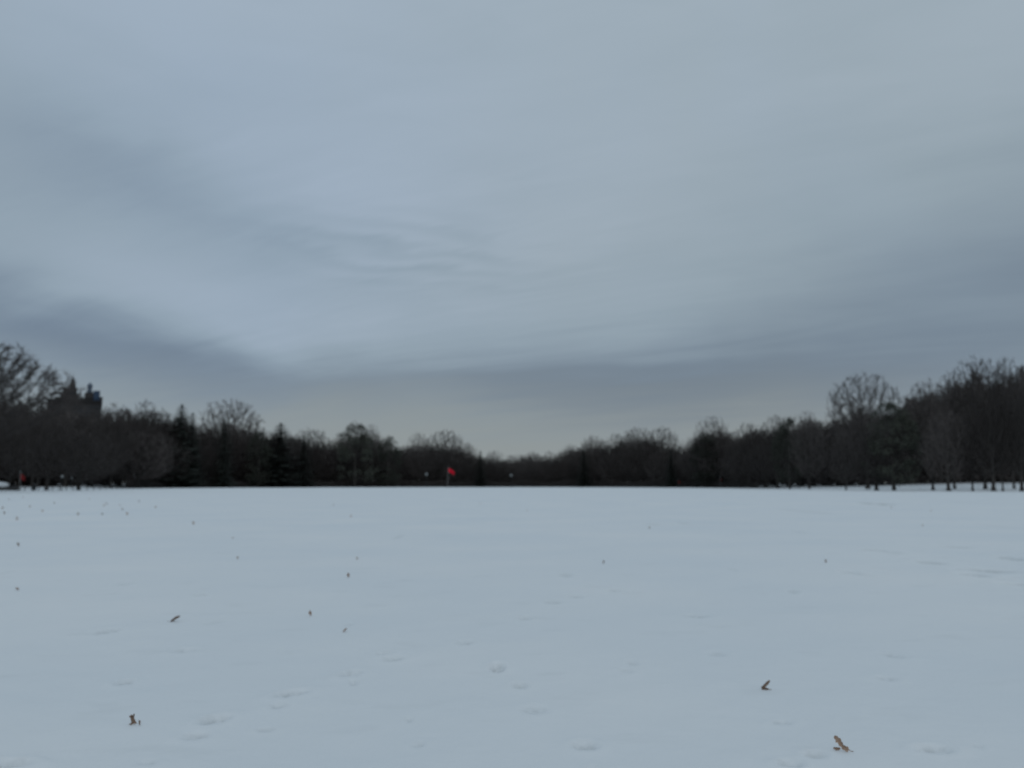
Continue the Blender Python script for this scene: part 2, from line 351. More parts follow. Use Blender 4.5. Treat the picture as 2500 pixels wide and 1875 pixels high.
# ------------------------------------------------------------------ trees: prototypes about 20 m tall, normalised afterwards
def bare_proto(seed, style, snowy=False, dense=1.0, step=.62, thick=.40):
    """limbs grow toward points spread through the crown's volume, so that the crown fills an uneven dome"""
    g = np.random.default_rng(seed); H = 20.0
    ew, zb, ez0, tr, nat = {'vase': (9.6, .22, .60, .15, 2500), 'round': (8.0, .13, .50, .13, 2500), 'oak': (9.4, .12, .46, .11, 2500),
                            'weep': (8.0, .13, .52, .15, 2000), 'tall': (5.8, .13, .55, .2, 1700)}[style]
    ph = g.uniform(0, 6.28, 6)
    def env(p):
        a = np.arctan2(p[:, 1], p[:, 0]); z = p[:, 2] / H
        s_ = 1 + .13 * np.sin(3 * a + ph[0] + z * 6) + .10 * np.sin(5 * a + ph[1] - z * 9) + .06 * np.sin(9 * a + ph[2] + z * 14)
        top = 1 + .05 * np.sin(4 * a + ph[3] + np.hypot(p[:, 0], p[:, 1]) * .8)
        dz = np.where(z > ez0, (z - ez0) / ((1 - ez0) * top), (z - ez0) / (ez0 - zb) * (1 if style != 'vase' else 1.0))
        r = np.hypot(p[:, 0], p[:, 1]) / (ew * s_)
        if style == 'vase': r = r / np.clip(.25 + .85 * (z - zb) / (ez0 - zb), .25, 1)
        return r ** 2 + np.abs(dz) ** 2.2
    pts = []
    while len(pts) < nat * dense:
        c = g.uniform(-1, 1, (4000, 3)) * [ew * 1.2, ew * 1.2, H * .5] + [0, 0, H * .52]
        e = env(c); k = (e < 1) & (g.uniform(0, 1, 4000) < .55 + .45 * e)
        pts += list(c[k])
    A_ = np.array(pts[:int(nat * dense)])
    P_ = [(0, 0, 0.)]; par = [-1]; dirs = [(0, 0, 1)]
    while P_[-1][2] < tr * H:
        P_.append((P_[-1][0] + g.normal(0, .04), P_[-1][1] + g.normal(0, .04), P_[-1][2] + step)); par.append(len(P_) - 2); dirs.append((0, 0, 1))
    P_ = [np.array(p, float) for p in P_]; dirs = [np.array(d, float) for d in dirs]
    best = np.full(len(A_), 1e9); bi = np.zeros(len(A_), int)
    def upd(i0):
        nonlocal best, bi
        N_ = np.array(P_[i0:]); 
        if not len(N_): return
        d_ = np.linalg.norm(A_[:, None] - N_[None], axis=2); j = d_.argmin(1); m_ = d_[np.arange(len(A_)), j]
        k = m_ < best; best = np.where(k, m_, best); bi = np.where(k, j + i0, bi)
    upd(max(0, len(P_) - 4)); nch = {}
    for it in range(int(46 / step)):
        if not len(A_): break
        use = best < 16; n0 = len(P_)
        if not use.any(): break
        for i in np.unique(bi[use]):
            q = A_[use & (bi == i)] - P_[i]; v = (q / np.linalg.norm(q, axis=1)[:, None]).sum(0)
            v /= np.linalg.norm(v) + 1e-9
            v = v + dirs[i] * .55 + g.normal(0, .16, 3) + np.array([0, 0, .05 if style != 'weep' else -.12]); v /= np.linalg.norm(v)
            if nch.get(i, 0) > 3: v = v + g.normal(0, .4, 3); v /= np.linalg.norm(v)
            nch[i] = nch.get(i, 0) + 1
            P_.append(P_[i] + v * step); par.append(i); dirs.append(v)
        upd(n0); k = best > step * 1.37
        A_, best, bi = A_[k], best[k], bi[k]
    n = len(P_); rad = np.zeros(n); kids = [[] for _ in range(n)]
    for i in range(1, n): kids[par[i]].append(i)
    for i in range(n - 1, -1, -1):
        rad[i] = .016 if not kids[i] else (sum(rad[j] ** 1.95 for j in kids[i])) ** (1 / 1.95)
    sc_r = thick / rad[0]
    rad = np.maximum(rad * sc_r, .011)
    T = MB(); C = MB()
    # chains of thick limbs as tubes, thinner ones as slim three sided pieces
    done = set()
    def chain(i):
        c = [i]
        while kids[c[-1]]:
            c.append(max(kids[c[-1]], key=lambda j: rad[j]))
        return c
    stack = [0]
    while stack:
        i = stack.pop(); c = chain(i)
        full = ([par[i]] if par[i] >= 0 else []) + c
        for j in c:
            m_ = max(kids[j], key=lambda q: rad[q]) if kids[j] else None
            stack += [q for q in kids[j] if q != m_]
        th = [j for j in full if rad[j] > .07]
        r0 = min(rad[c[0]], rad[full[0]])
        if len(th) >= 2: T.tube([tuple(P_[j]) for j in th], [min(rad[j], r0) for j in th], 6 if rad[th[0]] > .15 else 4, False)
        tn = full[max(len(th) - 1, 0):]
        if len(tn) >= 2: C.tube([tuple(P_[j]) for j in tn], [min(rad[j], r0) for j in tn], 3, False)
    T.tube([(0, 0, -.7), (0, 0, -.1), (0, 0, .35), (0, 0, .9)], [thick * 2.2, thick * 1.9, thick * 1.4, thick * 1.1], 9, False)
    for i in range(n):
        if rad[i] > .09 or P_[i][2] < tr * H + 1: continue
        k = 6 if not kids[i] else 8
        ow = P_[i] - np.array([0, 0, H * .3]); ow /= np.linalg.norm(ow) + 1e-6
        for q in range(int(k * (1 if dense >= 1 else .8))):
            d_ = dirs[i] * .45 + ow * .6 + g.normal(0, .58, 3) + [0, 0, .2 if style != 'weep' else -.5]; d_ /= np.linalg.norm(d_)
            s_ = np.cross(d_, g.normal(0, 1, 3)); s_ *= g.uniform(.015, .026) / (np.linalg.norm(s_) + 1e-6)
            b0 = P_[i] - dirs[i] * g.uniform(0, step); ln = g.uniform(.4, 1.15); md = b0 + d_ * ln * .55
            bend = d_ + g.normal(0, .25, 3); e1 = md + bend * ln * .45
            C.add([b0 - s_, b0 + s_, md + s_ * .7, md - s_ * .7, e1], [(0, 1, 2, 3), (3, 2, 4)])
    return finish(T, C, 'bare_tree', M_barks if snowy else M_bark, M_twig)
def finish(T, C, name, mt, mc):
    a = np.array(C.v); h = np.percentile(a[:, 2], 99.7); cx, cy = a[:, 0].mean() * .0, a[:, 1].mean() * .0
    wd = np.percentile(np.hypot(a[:, 0], a[:, 1]), 97) * 2
    r = empty(name, (0, 0, 0)); t_ = ob('trunk', T.mesh('trunk', mt), r); c_ = ob('crown', C.mesh('crown', mc), r)
    return dict(root=r, kids=[t_, c_], h=float(h), w=float(wd), used=False, name=name)
def spruce_proto(seed, H=18.0, Wd=7.0, ragged=.25):
    rd = random.Random(seed); T = MB(); C = MB()
    T.tube([(0, 0, -.5), (0, 0, H * .5), (0, 0, H * .98)], [.32, .2, .03], 7, False)
    z = .7
    while z < H:
        f = 1 - z / H
        ln0 = Wd / 2 * (f ** .62) * rd.uniform(1 - ragged, 1 + ragged * .4) + .25
        nb = 7 + int(6 * f); a0 = rd.uniform(0, 6.28)
        for k in range(nb):
            a = a0 + k * 6.283 / nb + rd.uniform(-.2, .2); ln = ln0 * rd.uniform(.7, 1.12)
            dx, dy = math.cos(a), math.sin(a); droop = rd.uniform(.1, .38)
            for q in range(7):        # drooping sprays of needles along the bough
                f2 = (q + .5) / 7
                p = Vector((dx * ln * f2, dy * ln * f2, z - droop * ln * f2 + .25 * ln * f2 * f2))
                for sg in (-1, 1):
                    wv = (.18 + .5 * (1 - f2)) * min(1, ln / 2) * rd.uniform(.7, 1.3) + .12
                    sd_ = Vector((-dy, dx, 0)) * sg * wv + Vector((dx, dy, 0)) * wv * .6 + Vector((0, 0, -rd.uniform(.05, .4) * wv))
                    b2 = Vector((dx, dy, -droop)) * ln / 7 * .9
                    C.add([p, p + b2, p + sd_ + b2 * .5], [(0, 1, 2)])
        z += rd.uniform(.28, .42) * (1 if f > .3 else .7)
    for k in range(14):
        a = rd.uniform(0, 6.28); C.add([(0, 0, H - .8 + rd.uniform(0, .5)), (.25 * math.cos(a), .25 * math.sin(a), H - .7), (0, 0, H + .15)], [(0, 1, 2)])
    return finish(T, C, 'spruce_tree', M_bark, M_ever)
def pine_proto(seed, H=18.0, Wd=12.0, lo=.12):
    rd = random.Random(seed); T = MB(); C = MB()
    T.tube([(0, 0, -.5), (.1, 0, H * .35), (-.1, .1, H * .9)], [.42, .3, .08], 8, False)
    for k in range(95):
        f = rd.uniform(0, 1); z = H * (lo + (1 - lo) * f)
        env = math.sqrt(max(0, 1 - (max(0, (f - .35)) / .66) ** 2)) * min(1, .72 + f)
        a = rd.uniform(0, 6.28); rr = Wd / 2 * env * rd.uniform(.35, 1.0) ** .6 * rd.uniform(.75, 1.0)
        c = Vector((rr * math.cos(a), rr * math.sin(a), z))
        T.tube([(0, 0, max(z - rr * .5, H * .1)), tuple(c)], [.09, .03], 3, False)
        R_ = rd.uniform(.8, 1.5)
        for q in range(62):
            d = Vector((rd.gauss(0, 1), rd.gauss(0, 1), rd.gauss(0, .6))); d.normalize()
            p = c + d * R_ * rd.uniform(.35, 1); s = Vector((rd.gauss(0, 1), rd.gauss(0, 1), rd.gauss(0, 1))).normalized()
            t2 = (d + s * .8 + Vector((0, 0, .3))).normalized()
            C.add([p - s * .16, p + s * .16, p + t2 * rd.uniform(.3, .6)], [(0, 1, 2)])
    return finish(T, C, 'pine_tree', M_bark, M_pine)
P = {'vase': bare_proto(1, 'vase'), 'vase2': bare_proto(22, 'vase'), 'round': bare_proto(3, 'round'), 'round2': bare_proto(14, 'round'),
     'oak': bare_proto(5, 'oak'), 'oaksnow': bare_proto(6, 'oak', True), 'weep': bare_proto(8, 'weep'), 'tall': bare_proto(9, 'tall'), 'vasesnow': bare_proto(12, 'vase', True, 1.7, .42, .36), 'oakstout': bare_proto(17, 'oak', False, 1, .62, .62), 'roundstout': bare_proto(18, 'round', False, 1, .62, .55),
     'spruce': spruce_proto(2), 'spruce2': spruce_proto(4, 18, 8.5, .4), 'pine': pine_proto(3), 'pine2': pine_proto(7, 18, 9.5, .08)}
def plant(kind, px, top, wpx, back, label, group=None, rz=None, cat='tree', wscale=1.0):
    if kind.startswith('spruce'): wpx *= 1.25
    """tree on the ground behind the lawn edge: px column, top row, crown width in photo px, metres behind the edge"""
    az = px_az(px) * .45 + azel(px, top)[0] * .55; d = float(edge_d(az)) + back
    x, y = d * math.sin(R(az)), d * math.cos(R(az)); z0 = gz(x, y) - .05
    if kind.startswith('pine'): wpx *= 1.15
    top = 1181 - (1181 - top) * 1.03
    el = math.tan(R(azel(px, top)[1])); h = CAM_H + el * d - z0
    p = P[kind]; sz = h / p['h']; sx = wpx / FPX * d * math.cos(R(az)) / p['w']
    if rz is None: rz = random.uniform(0, 6.28)
    if not p['used']:
        p['used'] = True; r = p['root']; r.location = (x, y, z0); r.rotation_euler = (0, 0, rz); r.scale = (sx, sx, sz)
    else:
        r = copy_thing(p['root'], p['kids'], p['name'], (x, y, z0), rz, (sx, sx, sz))
    for k in ('group',):
        if k in r: del r[k]
    tag(r, label, cat, group)
    return r
random.seed(5)
B = 'bare'
named = [
 # kind, px, top, width, back, label
 ('vasesnow', -100, 846, 500, -45, 'very large bare tree cut off by the left edge with long spreading limbs'),
 ('oaksnow', 196, 1062, 190, 4, 'low bare tree with snow dusted forking limbs beneath the twin towers'),
 ('oaksnow', 338, 1060, 170, 6, 'bare tree with a pale snow lined V fork right of the twin towers'),
 ('round', 275, 992, 110, 30, 'dense bare tree just right of the twin towered building'),
 ('tall', 350, 985, 95, 34, 'bare tree with upright twig tips between the towers and the tall spruce'),
 ('round2', 85, 985, 120, 48, 'bare tree in front of the left foot of the twin towered building'),
 ('oak', 395, 1022, 90, 20, 'short bare tree tucked against the left side of the tall pointed spruce'),
 ('spruce2', 441, 994, 82, 3, 'tallest dark spruce with a narrow blunt tip in the left treeline'),
 ('spruce', 468, 1014, 52, 3, 'smaller dark spruce leaning on the right of the tallest spruce'),
 ('vase', 562, 984, 165, 26, 'wide fan shaped bare tree standing above the left treeline'),
 ('spruce', 547, 1030, 46, 3, 'small spruce in front of the wide fan shaped bare tree'),
 ('pine2', 632, 1060, 60, 3, 'low olive evergreen between the fan shaped bare tree and the broad cone'),
 ('spruce2', 684, 1038, 92, 3, 'broad dark conical evergreen right of the fan shaped bare tree'),
 ('vase2', 758, 1052, 110, 24, 'thin bare tree filling the gap between the conical and the domed evergreens'),
 ('spruce', 742, 1066, 44, 3, 'slim dark spruce just right of the broad conical evergreen'),
 ('pine', 868, 1040, 92, 3, 'big domed evergreen with a rounded top left of centre'),
 ('round', 905, 1043, 66, 20, 'twiggy bare tree overlapping the right side of the domed evergreen'),
 ('pine2', 948, 1070, 56, 3, 'rounded dark pine standing just right of the domed evergreen'),
 ('round2', 1022, 1062, 66, 12, 'dense dark tree with a rounded top left of the leaning red flag'),
 ('vase', 1088, 1056, 110, 16, 'bare tree with upright parallel limbs rising behind the leaning red flag'),
 ('round', 1142, 1086, 60, 16, 'low bare tree sloping down right of the leaning red flag'),
 ('spruce', 1173, 1104, 30, 3, 'very small dark spruce at the foot of the slope near the centre'),
 ('round2', 1205, 1104, 60, 16, 'low bare tree right of the very small spruce near the centre'),
 ('oak', 1250, 1114, 60, 18, 'lowest bare tree at the dip of the skyline'),
 ('round', 1300, 1106, 60, 14, 'low flat topped bare tree just right of the dip in the skyline'),
 ('tall', 1342, 1105, 50, 16, 'low bushy bare tree at the start of the rising right skyline'),
 ('spruce', 1425, 1100, 34, 3, 'slim spruce half hidden under a rounded bare crown right of centre'),
 ('round2', 1392, 1090, 66, 18, 'bare tree on the first step of the rising right skyline'),
 ('round', 1448, 1069, 90, 18, 'rounded bare crown on the second step of the rising right skyline'),
 ('oak', 1505, 1064, 70, 16, 'dark bare crown between the two rounded heights right of centre'),
 ('vase2', 1556, 1049, 100, 20, 'wide bare tree forming the top of the hump right of centre'),
 ('vase', 1618, 1049, 100, 24, 'open bare tree with clumped branch ends left of the notch in the skyline'),
 ('spruce', 1638, 1104, 30, 3, 'little dark spruce standing in the notch of the right skyline'),
 ('round', 1742, 1024, 104, 14, 'rounded bare tree with twin bumps right of the notch'),
 ('oak', 1690, 1072, 60, 10, 'brownish bare tree sloping down into the notch of the right skyline'),
 ('pine2', 1722, 1060, 60, 3, 'dark evergreen mass beneath the twin bumped bare tree'),
 ('oak', 1828, 1040, 100, 14, 'even topped bare tree right of the twin bumped bare tree'),
 ('round2', 1895, 1021, 100, 14, 'twiggy bare tree in the gently rising stretch of the right skyline'),
 ('pine', 1925, 1026, 70, 3, 'dark evergreen in the gently rising stretch of the right skyline'),
 ('round', 1972, 1012, 90, 16, 'bare tree at the left foot of the tall fan shaped tree on the right'),
 ('vase', 2112, 924, 200, 26, 'tall bare tree with fanned branches standing above the right treeline'),
 ('pine', 2177, 990, 115, 3, 'dark rounded crown in front of the tall fanned bare tree on the right'),
 ('vase2', 2270, 938, 140, 14, 'bare tree on the slope between the fanned tree and the tallest right tree'),
 ('tall', 2322, 920, 80, 24, 'slender bare tree leaning toward the tallest right tree'),
 ('vase2', 2395, 884, 170, 22, 'tallest bare tree on the right with open upper branches'),
 ('round', 2465, 886, 100, 26, 'bare tree with clumped top next to the right edge'),
 ('round2', 2525, 915, 130, 10, 'dense dark bare tree cut off by the right edge'),
 ('oakstout', 2136, 1060, 130, 1, 'low branched bare tree whose stout trunk stands alone at the lawn edge on the right'),
 ('oakstout', 2310, 1010, 130, 1, 'bare tree with a stout trunk on the snow beneath the right slope'),
 ('round', 2368, 1000, 90, 2, 'thin trunked bare tree left of the widest trunk at the right'),
 ('oakstout', 2417, 960, 140, 0, 'bare tree with the widest trunk near the right edge'),
 ('roundstout', 2486, 950, 120, 1, 'bare tree whose trunk meets the snow at the right edge'),
 ('round', 120, 1010, 150, 3, 'bare tree with a dark trunk behind the low posts at the far left'),
 ('oak', 30, 1010, 170, 4, 'bare tree behind the snow capped rock at the left edge'),
]
named += [('oak', 2062, 1060, 80, 2, 'slim bare tree at the lawn edge left of the stout lone trunk on the right'),
 ('round2', 2441, 985, 80, 3, 'slim bare tree just right of the widest trunk near the right edge')]
for a in named: plant(*a)

SKX = [-400, 0, 100, 150, 250, 300, 380, 400, 440, 500, 560, 620, 684, 740, 800, 850, 900, 950, 980, 1025, 1100, 1140, 1170, 1245, 1290, 1360, 1400, 1440, 1500, 1560, 1620, 1650, 1670, 1712, 1760, 1800, 1850, 1900, 1960, 2010, 2100, 2180, 2230, 2290, 2340, 2400, 2500, 2900]
SKY = [900, 978, 982, 996, 997, 998, 1000, 1028, 1020, 1035, 1030, 1040, 1055, 1068, 1080, 1060, 1058, 1085, 1092, 1080, 1085, 1098, 1112, 1118, 1109, 1108, 1092, 1080, 1072, 1066, 1072, 1085, 1102, 1060, 1045, 1056, 1048, 1034, 1028, 1022, 1000, 1000, 980, 952, 935, 918, 912, 890]
def skyline(px): return float(np.interp(px, SKX, SKY))
zones = [(-400, 90, 'at the left edge behind the rock and the red flag'),
         (90, 250, 'in front of and beneath the twin towered building'),
         (250, 415, 'between the twin towered building and the tallest spruce'),
         (415, 640, 'around the tallest spruce and the wide fan shaped tree'),
         (640, 820, 'between the broad conical and the domed evergreens'),
         (820, 985, 'around the domed evergreen'),
         (985, 1170, 'behind the leaning red flag'),
         (1170, 1370, 'under the lowest dip of the skyline'),
         (1370, 1665, 'in the hump of trees right of centre'),
         (1665, 1860, 'around the twin bumped tree right of the notch'),
         (1860, 2020, 'in the gently rising stretch of the right treeline'),
         (2020, 2230, 'around the tall fan shaped tree on the right'),
         (2230, 2430, 'below the tallest bare tree on the right'),
         (2430, 2900, 'at the right edge')]
kinds = ['round', 'oak', 'round2', 'weep', 'round', 'oak', 'round2']
for row, (back, lowr, step) in enumerate(((15, (22, 60), 31), (24, (8, 34), 28), (46, (0, 20), 28))):
    px = -260 + row * 9
    while px < 2760:
        z = next(q for q in zones if q[0] <= px < q[1])
        s_ = skyline(px); hgt = 1190 - s_
        topp = s_ + random.uniform(*lowr) * hgt / 150
        wpx = max(58, hgt * random.uniform(.62, .95))
        bk = back + random.uniform(-4, 7)
        if px < 300: bk = 42 + back * .9 + random.uniform(-5, 5)
        if px > 1880: bk = 50 + back * .9 + random.uniform(-4, 7)
        plant(random.choice(kinds), px, topp, wpx, bk, 'indistinct dark bare tree ' + z[2], 'trees ' + z[2])
        px += step * random.uniform(.75, 1.25) * (1 + max(0, hgt - 130) / 300)

# ------------------------------------------------------------------ woodland behind and brush below: one mass each
def CZ(px): return 1 / np.sqrt(1 + ((px - 1250) / FPX) ** 2)
def mass(name, label, cat, n, back0, back1, zlo, ztop, ln, wd, m, seed, pxr=(-500, 3000), vert=.5):
    g = np.random.default_rng(seed)
    px = g.uniform(*pxr, n); az = np.degrees(np.arctan2(px - 1250, FPX * 1.006))
    lat = np.interp(az, AZ, ED)
    d = lat + g.uniform(back0, back1, n)
    # more pieces where the silhouette is taller
    sk = np.interp(px, SKX, SKY)
    hmax = np.maximum(ztop(px, sk, d), 1.5)
    keep = g.uniform(0, 1, n) < np.clip(hmax / hmax.max() + .25, 0, 1); px, az, d, sk, hmax = px[keep], az[keep], d[keep], sk[keep], hmax[keep]; n = len(px)
    x = d * np.sin(np.radians(az)); y = d * np.cos(np.radians(az)); z0 = rise(az, d)
    lump = .5 + .25 * (np.sin(px * .045 + 1) + np.sin(px * .11 + d * .05)) + .12 * np.sin(px * .31 + 2)
    z = z0 + zlo + (hmax * (.72 + .28 * np.clip(lump, 0, 1)) - zlo) * g.uniform(0, 1, n) ** .85
    p = np.stack((x, y, z), -1)
    a = g.normal(size=(n, 3)); a[:, 2] = np.abs(a[:, 2]) * 1 + vert; a /= np.linalg.norm(a, axis=1)[:, None]
    b = np.cross(a, g.normal(size=(n, 3))); b /= np.linalg.norm(b, axis=1)[:, None]
    l_ = g.uniform(ln * .5, ln * 1.4, n)[:, None]; w_ = g.uniform(wd * .5, wd * 1.5, n)[:, None]
    v = np.stack((p - b * w_ / 2, p + b * w_ / 2, p + a * l_), 1).reshape(-1, 3)
    v[:, 2] = np.maximum(v[:, 2], rise(np.degrees(np.arctan2(v[:, 0], v[:, 1])), np.hypot(v[:, 0], v[:, 1])) - .1)
    me = mesh_np(name, v, np.arange(len(v)), np.full(n, 3), m)
    return tag(ob(name, me), label, cat, kind='stuff')
mass('distant_woodland', 'dark leafless woodland closing off the view behind the single trees', 'woodland', 210000, 55, 110, 0,
     lambda px, sk, d: CAM_H + (1181 - (sk + 8)) / FPX * d * CZ(px), 1.8, .30, M_twig, 11)
mass('brush', 'low dark leafless brush along the foot of the treeline', 'brush', 110000, 5, 32, 0,
     lambda px, sk, d: (2.6 + .8 * np.sin(px * .06)) + 0 * d, 1.1, .14, M_twig, 12, pxr=(310, 1850))
mass('thicket', 'dark thicket on the snowy bank beneath the tall woods at both sides', 'thicket', 110000, 60, 92, 0.0,
     lambda px, sk, d: 5.5 + 1.2 * np.sin(px * .05), 1.5, .22, M_twig, 13)

# ------------------------------------------------------------------ twin towered building
def tower_building():
    D = 900.0; az = px_az(171); x, y = D * math.sin(R(az)), D * math.cos(R(az)); D_ = D * math.cos(R(az)); k = D_ / FPX * 1.0
    rz = -R(az)
    root = empty('apartment_building', (x, y, 0), rz)
    tag(root, 'dark twin towered apartment building rising behind the trees at the left', 'building')
    def zpx(py): return CAM_H + (1181 - py) * D_ / FPX
    def xp(px): return (px - 183) * k
    # main block with stepped top
    b = MB(); z1 = zpx(984)
    b.box((xp(184), 0, z1 / 2), (118 * k, 34, z1)); b.box((xp(184), 0, z1 + .6), (120 * k, 36, 1.2))
    b.box((xp(184), 0, z1 + 2.2), (88 * k, 28, 3.2))
    ob('main_block', b.mesh('main_block', M_stone), root)
    def windows(cx, w_, z0, z1_, yf, nx, parent):
        for wz in np.arange(z0 + 2, z1_ - 2, 4.0):
            for i in range(nx):
                q = wb; q.box((cx - w_ / 2 + (i + .5) * w_ / nx, yf - .02, wz), (1.5, .3, 2.1))
    wb = MB(); windows(xp(184), 112 * k, 8, z1, -17, 14, root)
    o = ob('windows', wb.mesh('windows', M_dark), root); o['kind'] = 'stuff'
    for cx, top, kind in ((171, 920, 'spire'), (222, 931, 'knob')):
        wb = MB(); t = MB()
        c = xp(cx + (1 if kind == 'spire' else -1))
        zA = zpx(968 if kind == 'spire' else 978); zB = zpx(951 if kind == 'spire' else 961)
        W = 40 * k
        t.box((c, 0, (z1 + zA) / 2), (W, 26, zA - z1)); t.box((c, 0, zA + .5), (W + 1, 27, 1))
        t.box((c, 0, (zA + zB) / 2 + .3), (W * .80, 20, zB - zA)); t.box((c, 0, zB + .1), (W * .82, 21, .8))
        ob('tower', t.mesh('tower', M_stone), root)
        windows(c, W * .9, z1, zA, -13, 6, root); windows(c, W * .66, zA, zB + 1, -10, 4, root)
        o = ob('tower_windows', wb.mesh('tower_windows', M_dark), root); o['kind'] = 'stuff'
        l = MB(); cl = xp(177 if kind == 'spire' else 215.5)
        l_top = zpx(top); z = zB + .5
        if kind == 'spire':
            hh = l_top - z
            l.lathe([(7.6 * k, 0), (7.6 * k, hh * .2), (7 * k, hh * .22), (6.8 * k, hh * .46), (7.4 * k, hh * .48), (5 * k, hh * .54), (4.4 * k, hh * .7), (4.6 * k, hh * .72), (2.6 * k, hh * .86), (.5 * k, hh * 1.06)], 10, (cl, 0, z))
        else:
            hh = l_top - z
            l.lathe([(6.5 * k, 0), (6 * k, hh * .3), (4.8 * k, hh * .34), (4.6 * k, hh * .5), (6.2 * k, hh * .54), (6.4 * k, hh * .7), (4.6 * k, hh * .82), (1.6 * k, hh * .88), (.4 * k, hh)], 10, (cl, 0, z))
        ob('lantern', l.mesh('lantern', M_stone if kind == 'spire' else M_roof), root)
    n = MB(); n.box((xp(231), -1, (zpx(956) + zpx(985)) / 2), (14 * k, 30, zpx(956) - zpx(985))); 
    o = ob('scaffold_netting', n.mesh('scaffold_netting', M_net), root); tag(o, 'blue scaffold netting on the right tower')
    n = MB(); n.box((xp(240), 0, zpx(985)), (9 * k, 24, 9)); n.box((xp(240), 0, zpx(985) + 5), (10 * k, 25, 1)); ob('side_turret', n.mesh('side_turret', M_stone), root)
tower_building()

# ------------------------------------------------------------------ flags, lamps, posts, rock, bin
def at(px, back):
    az = px_az(px); d = float(edge_d(az)) + back
    x, y = d * math.sin(R(az)), d * math.cos(R(az)); return x, y, gz(x, y), d
def flag(px, back, topy, lean, fw, fh, label, sag=.3, cm=None):
    x, y, z, d = at(px, back); h = CAM_H + (1181 - topy) / FPX * d * math.cos(R(px_az(px))) - z
    r = empty('red_flag', (x, y, z), 0); tag(r, label, 'flag', 'red flags around the snowy lawn')
    tp = Vector((lean, 0, h))
    p = MB(); p.tube([(0, 0, -.3), tuple(tp)], [.06, .045], 8); ob('pole', p.mesh('pole', M_polem), r)
    p = MB(); p.lathe([(.03, 0), (.10, .05), (.12, .12), (.08, .2), (.02, .24)], 10, tuple(tp)); ob('finial', p.mesh('finial', M_glass), r)
    f = MB(); nx, nz_ = 10, 8; vs = []
    for side in (0, 1):
        for i in range(nx + 1):
            for j in range(nz_ + 1):
                u = i / nx; v = j / nz_
                zz_ = -fh * v * (1 - .25 * u) - sag * fw * u * u * 1.2 - sag * .3 * fw * u
                vs.append((tp.x + .05 + fw * u * (1 - .12 * v), .16 * math.sin(u * 7 + v * 1.5) * u + side * .015, tp.z - .35 + zz_))
    a = (nx + 1) * (nz_ + 1); fs = []
    for i in range(nx):
        for j in range(nz_):
            q = i * (nz_ + 1) + j; fs.append((q, q + 1, q + nz_ + 2, q + nz_ + 1)); fs.append((a + q, a + q + nz_ + 1, a + q + nz_ + 2, a + q + 1))
    f.add(vs, fs); ob('cloth', f.mesh('cloth', cm or M_red, True), r)
flag(1092, -110, 1141, .35, 1.9, 1.25, 'bright red flag on a pale leaning pole near the middle of the treeline', .45)
flag(49, -3, 1153, .0, .95, 1.3, 'dull red flag hanging before the dark trees at the far left', .5, M_red2)
flag(1758, 2, 1166, .0, .8, .9, 'small dim red flag in front of the dark trees right of centre', .3, M_red3)
flag(1656, 4, 1172, .0, .8, .9, 'faintest red flag at the foot of the notch in the right skyline', .3, M_red3)

def lamp(px, back, topy, label, first=[]):
    x, y, z, d = at(px, back); h = CAM_H + (1181 - topy) / FPX * d * math.cos(R(px_az(px))) - z; s = h / 3.6
    if not first:
        r = empty('street_lamp', (x, y, z), 0, (s, s, s))
        p = MB(); p.lathe([(.2, -.2), (.2, .12), (.14, .2), (.11, .6), (.06, .7), (.05, 2.7), (.09, 2.75), (.11, 2.9)], 10); a = ob('post', p.mesh('post', M_iron), r)
        g = MB(); g.lathe([(.12, 2.9), (.2, 3.0), (.27, 3.2), (.26, 3.38), (.15, 3.5)], 12); b = ob('lantern', g.mesh('lantern', M_glass, True), r)
        c_ = MB(); c_.lathe([(.2, 3.48), (.12, 3.55), (.03, 3.6), (.01, 3.75)], 10); c2 = ob('cap', c_.mesh('cap', M_iron), r)
        first.append((r, [a, b, c2]))
    else:
        r = copy_thing(first[0][0], first[0][1], 'street_lamp', (x, y, z), 0, (s, s, s))
    tag(r, label, 'street lamp', 'street lamps along the paths around the lawn')
lamp(151, 0, 1159, 'dark lamp post with a pale lantern beside the low posts at the left')
lamp(175, 40, 1164, 'farther lamp post with a dim lantern just right of the near left lamp')
lamp(1041, -4, 1154, 'lamp post with a pale lantern left of the leaning red flag')
lamp(1248, -6, 1157, 'lamp post with the brightest lantern under the dip of the skyline')
lamp(1119, 60, 1170, 'low far lamp post just right of the leaning red flag')

# low fence of posts at the left, and along the far edge
def fence(px0, px1, back, step, name, label, ph=1.0, pr=.06, stuff=False, rails=(.5, .92)):
    pts = []; px = px0
    x, y, z, d = at(px0, back); root = empty(name, (x, y, z)); tag(root, label, 'fence')
    P0 = Vector((x, y, z))
    while px <= px1:
        a = at(px, back); pts.append(Vector(a[:3]) - P0); px += step / a[3] * FPX
    big = MB(); me = None
    if not stuff:
        q = MB(); q.lathe([(pr, -.3), (pr, ph), (pr * 1.3, ph + .02), (pr * .9, ph + .12)], 8); me = q.mesh('post', M_iron)
    for p in pts:
        if stuff: big.tube([tuple(p + Vector((0, 0, -.2))), tuple(p + Vector((0, 0, ph)))], [pr, pr], 4)
        else: o = ob('post', me, root); o.location = p
    if stuff: o = ob('posts', big.mesh('posts', M_iron), root); o['kind'] = 'stuff'
    for rz_ in rails:
        rl = MB(); rl.tube([tuple(p + Vector((0, 0, rz_ * ph))) for p in pts], [.03] * len(pts), 4); ob('rail', rl.mesh('rail', M_iron), root)
fence(28, 330, -1.5, 1.75, 'low_fence', 'low dark fence of short posts on the snow at the far left', .62, .10, rails=(.75,))
fence(330, 1960, 1.5, 3.0, 'lawn_fence', 'thin dark fence along the far edge of the snowy lawn', 1.2, .05, True, (.35, .7, .98))

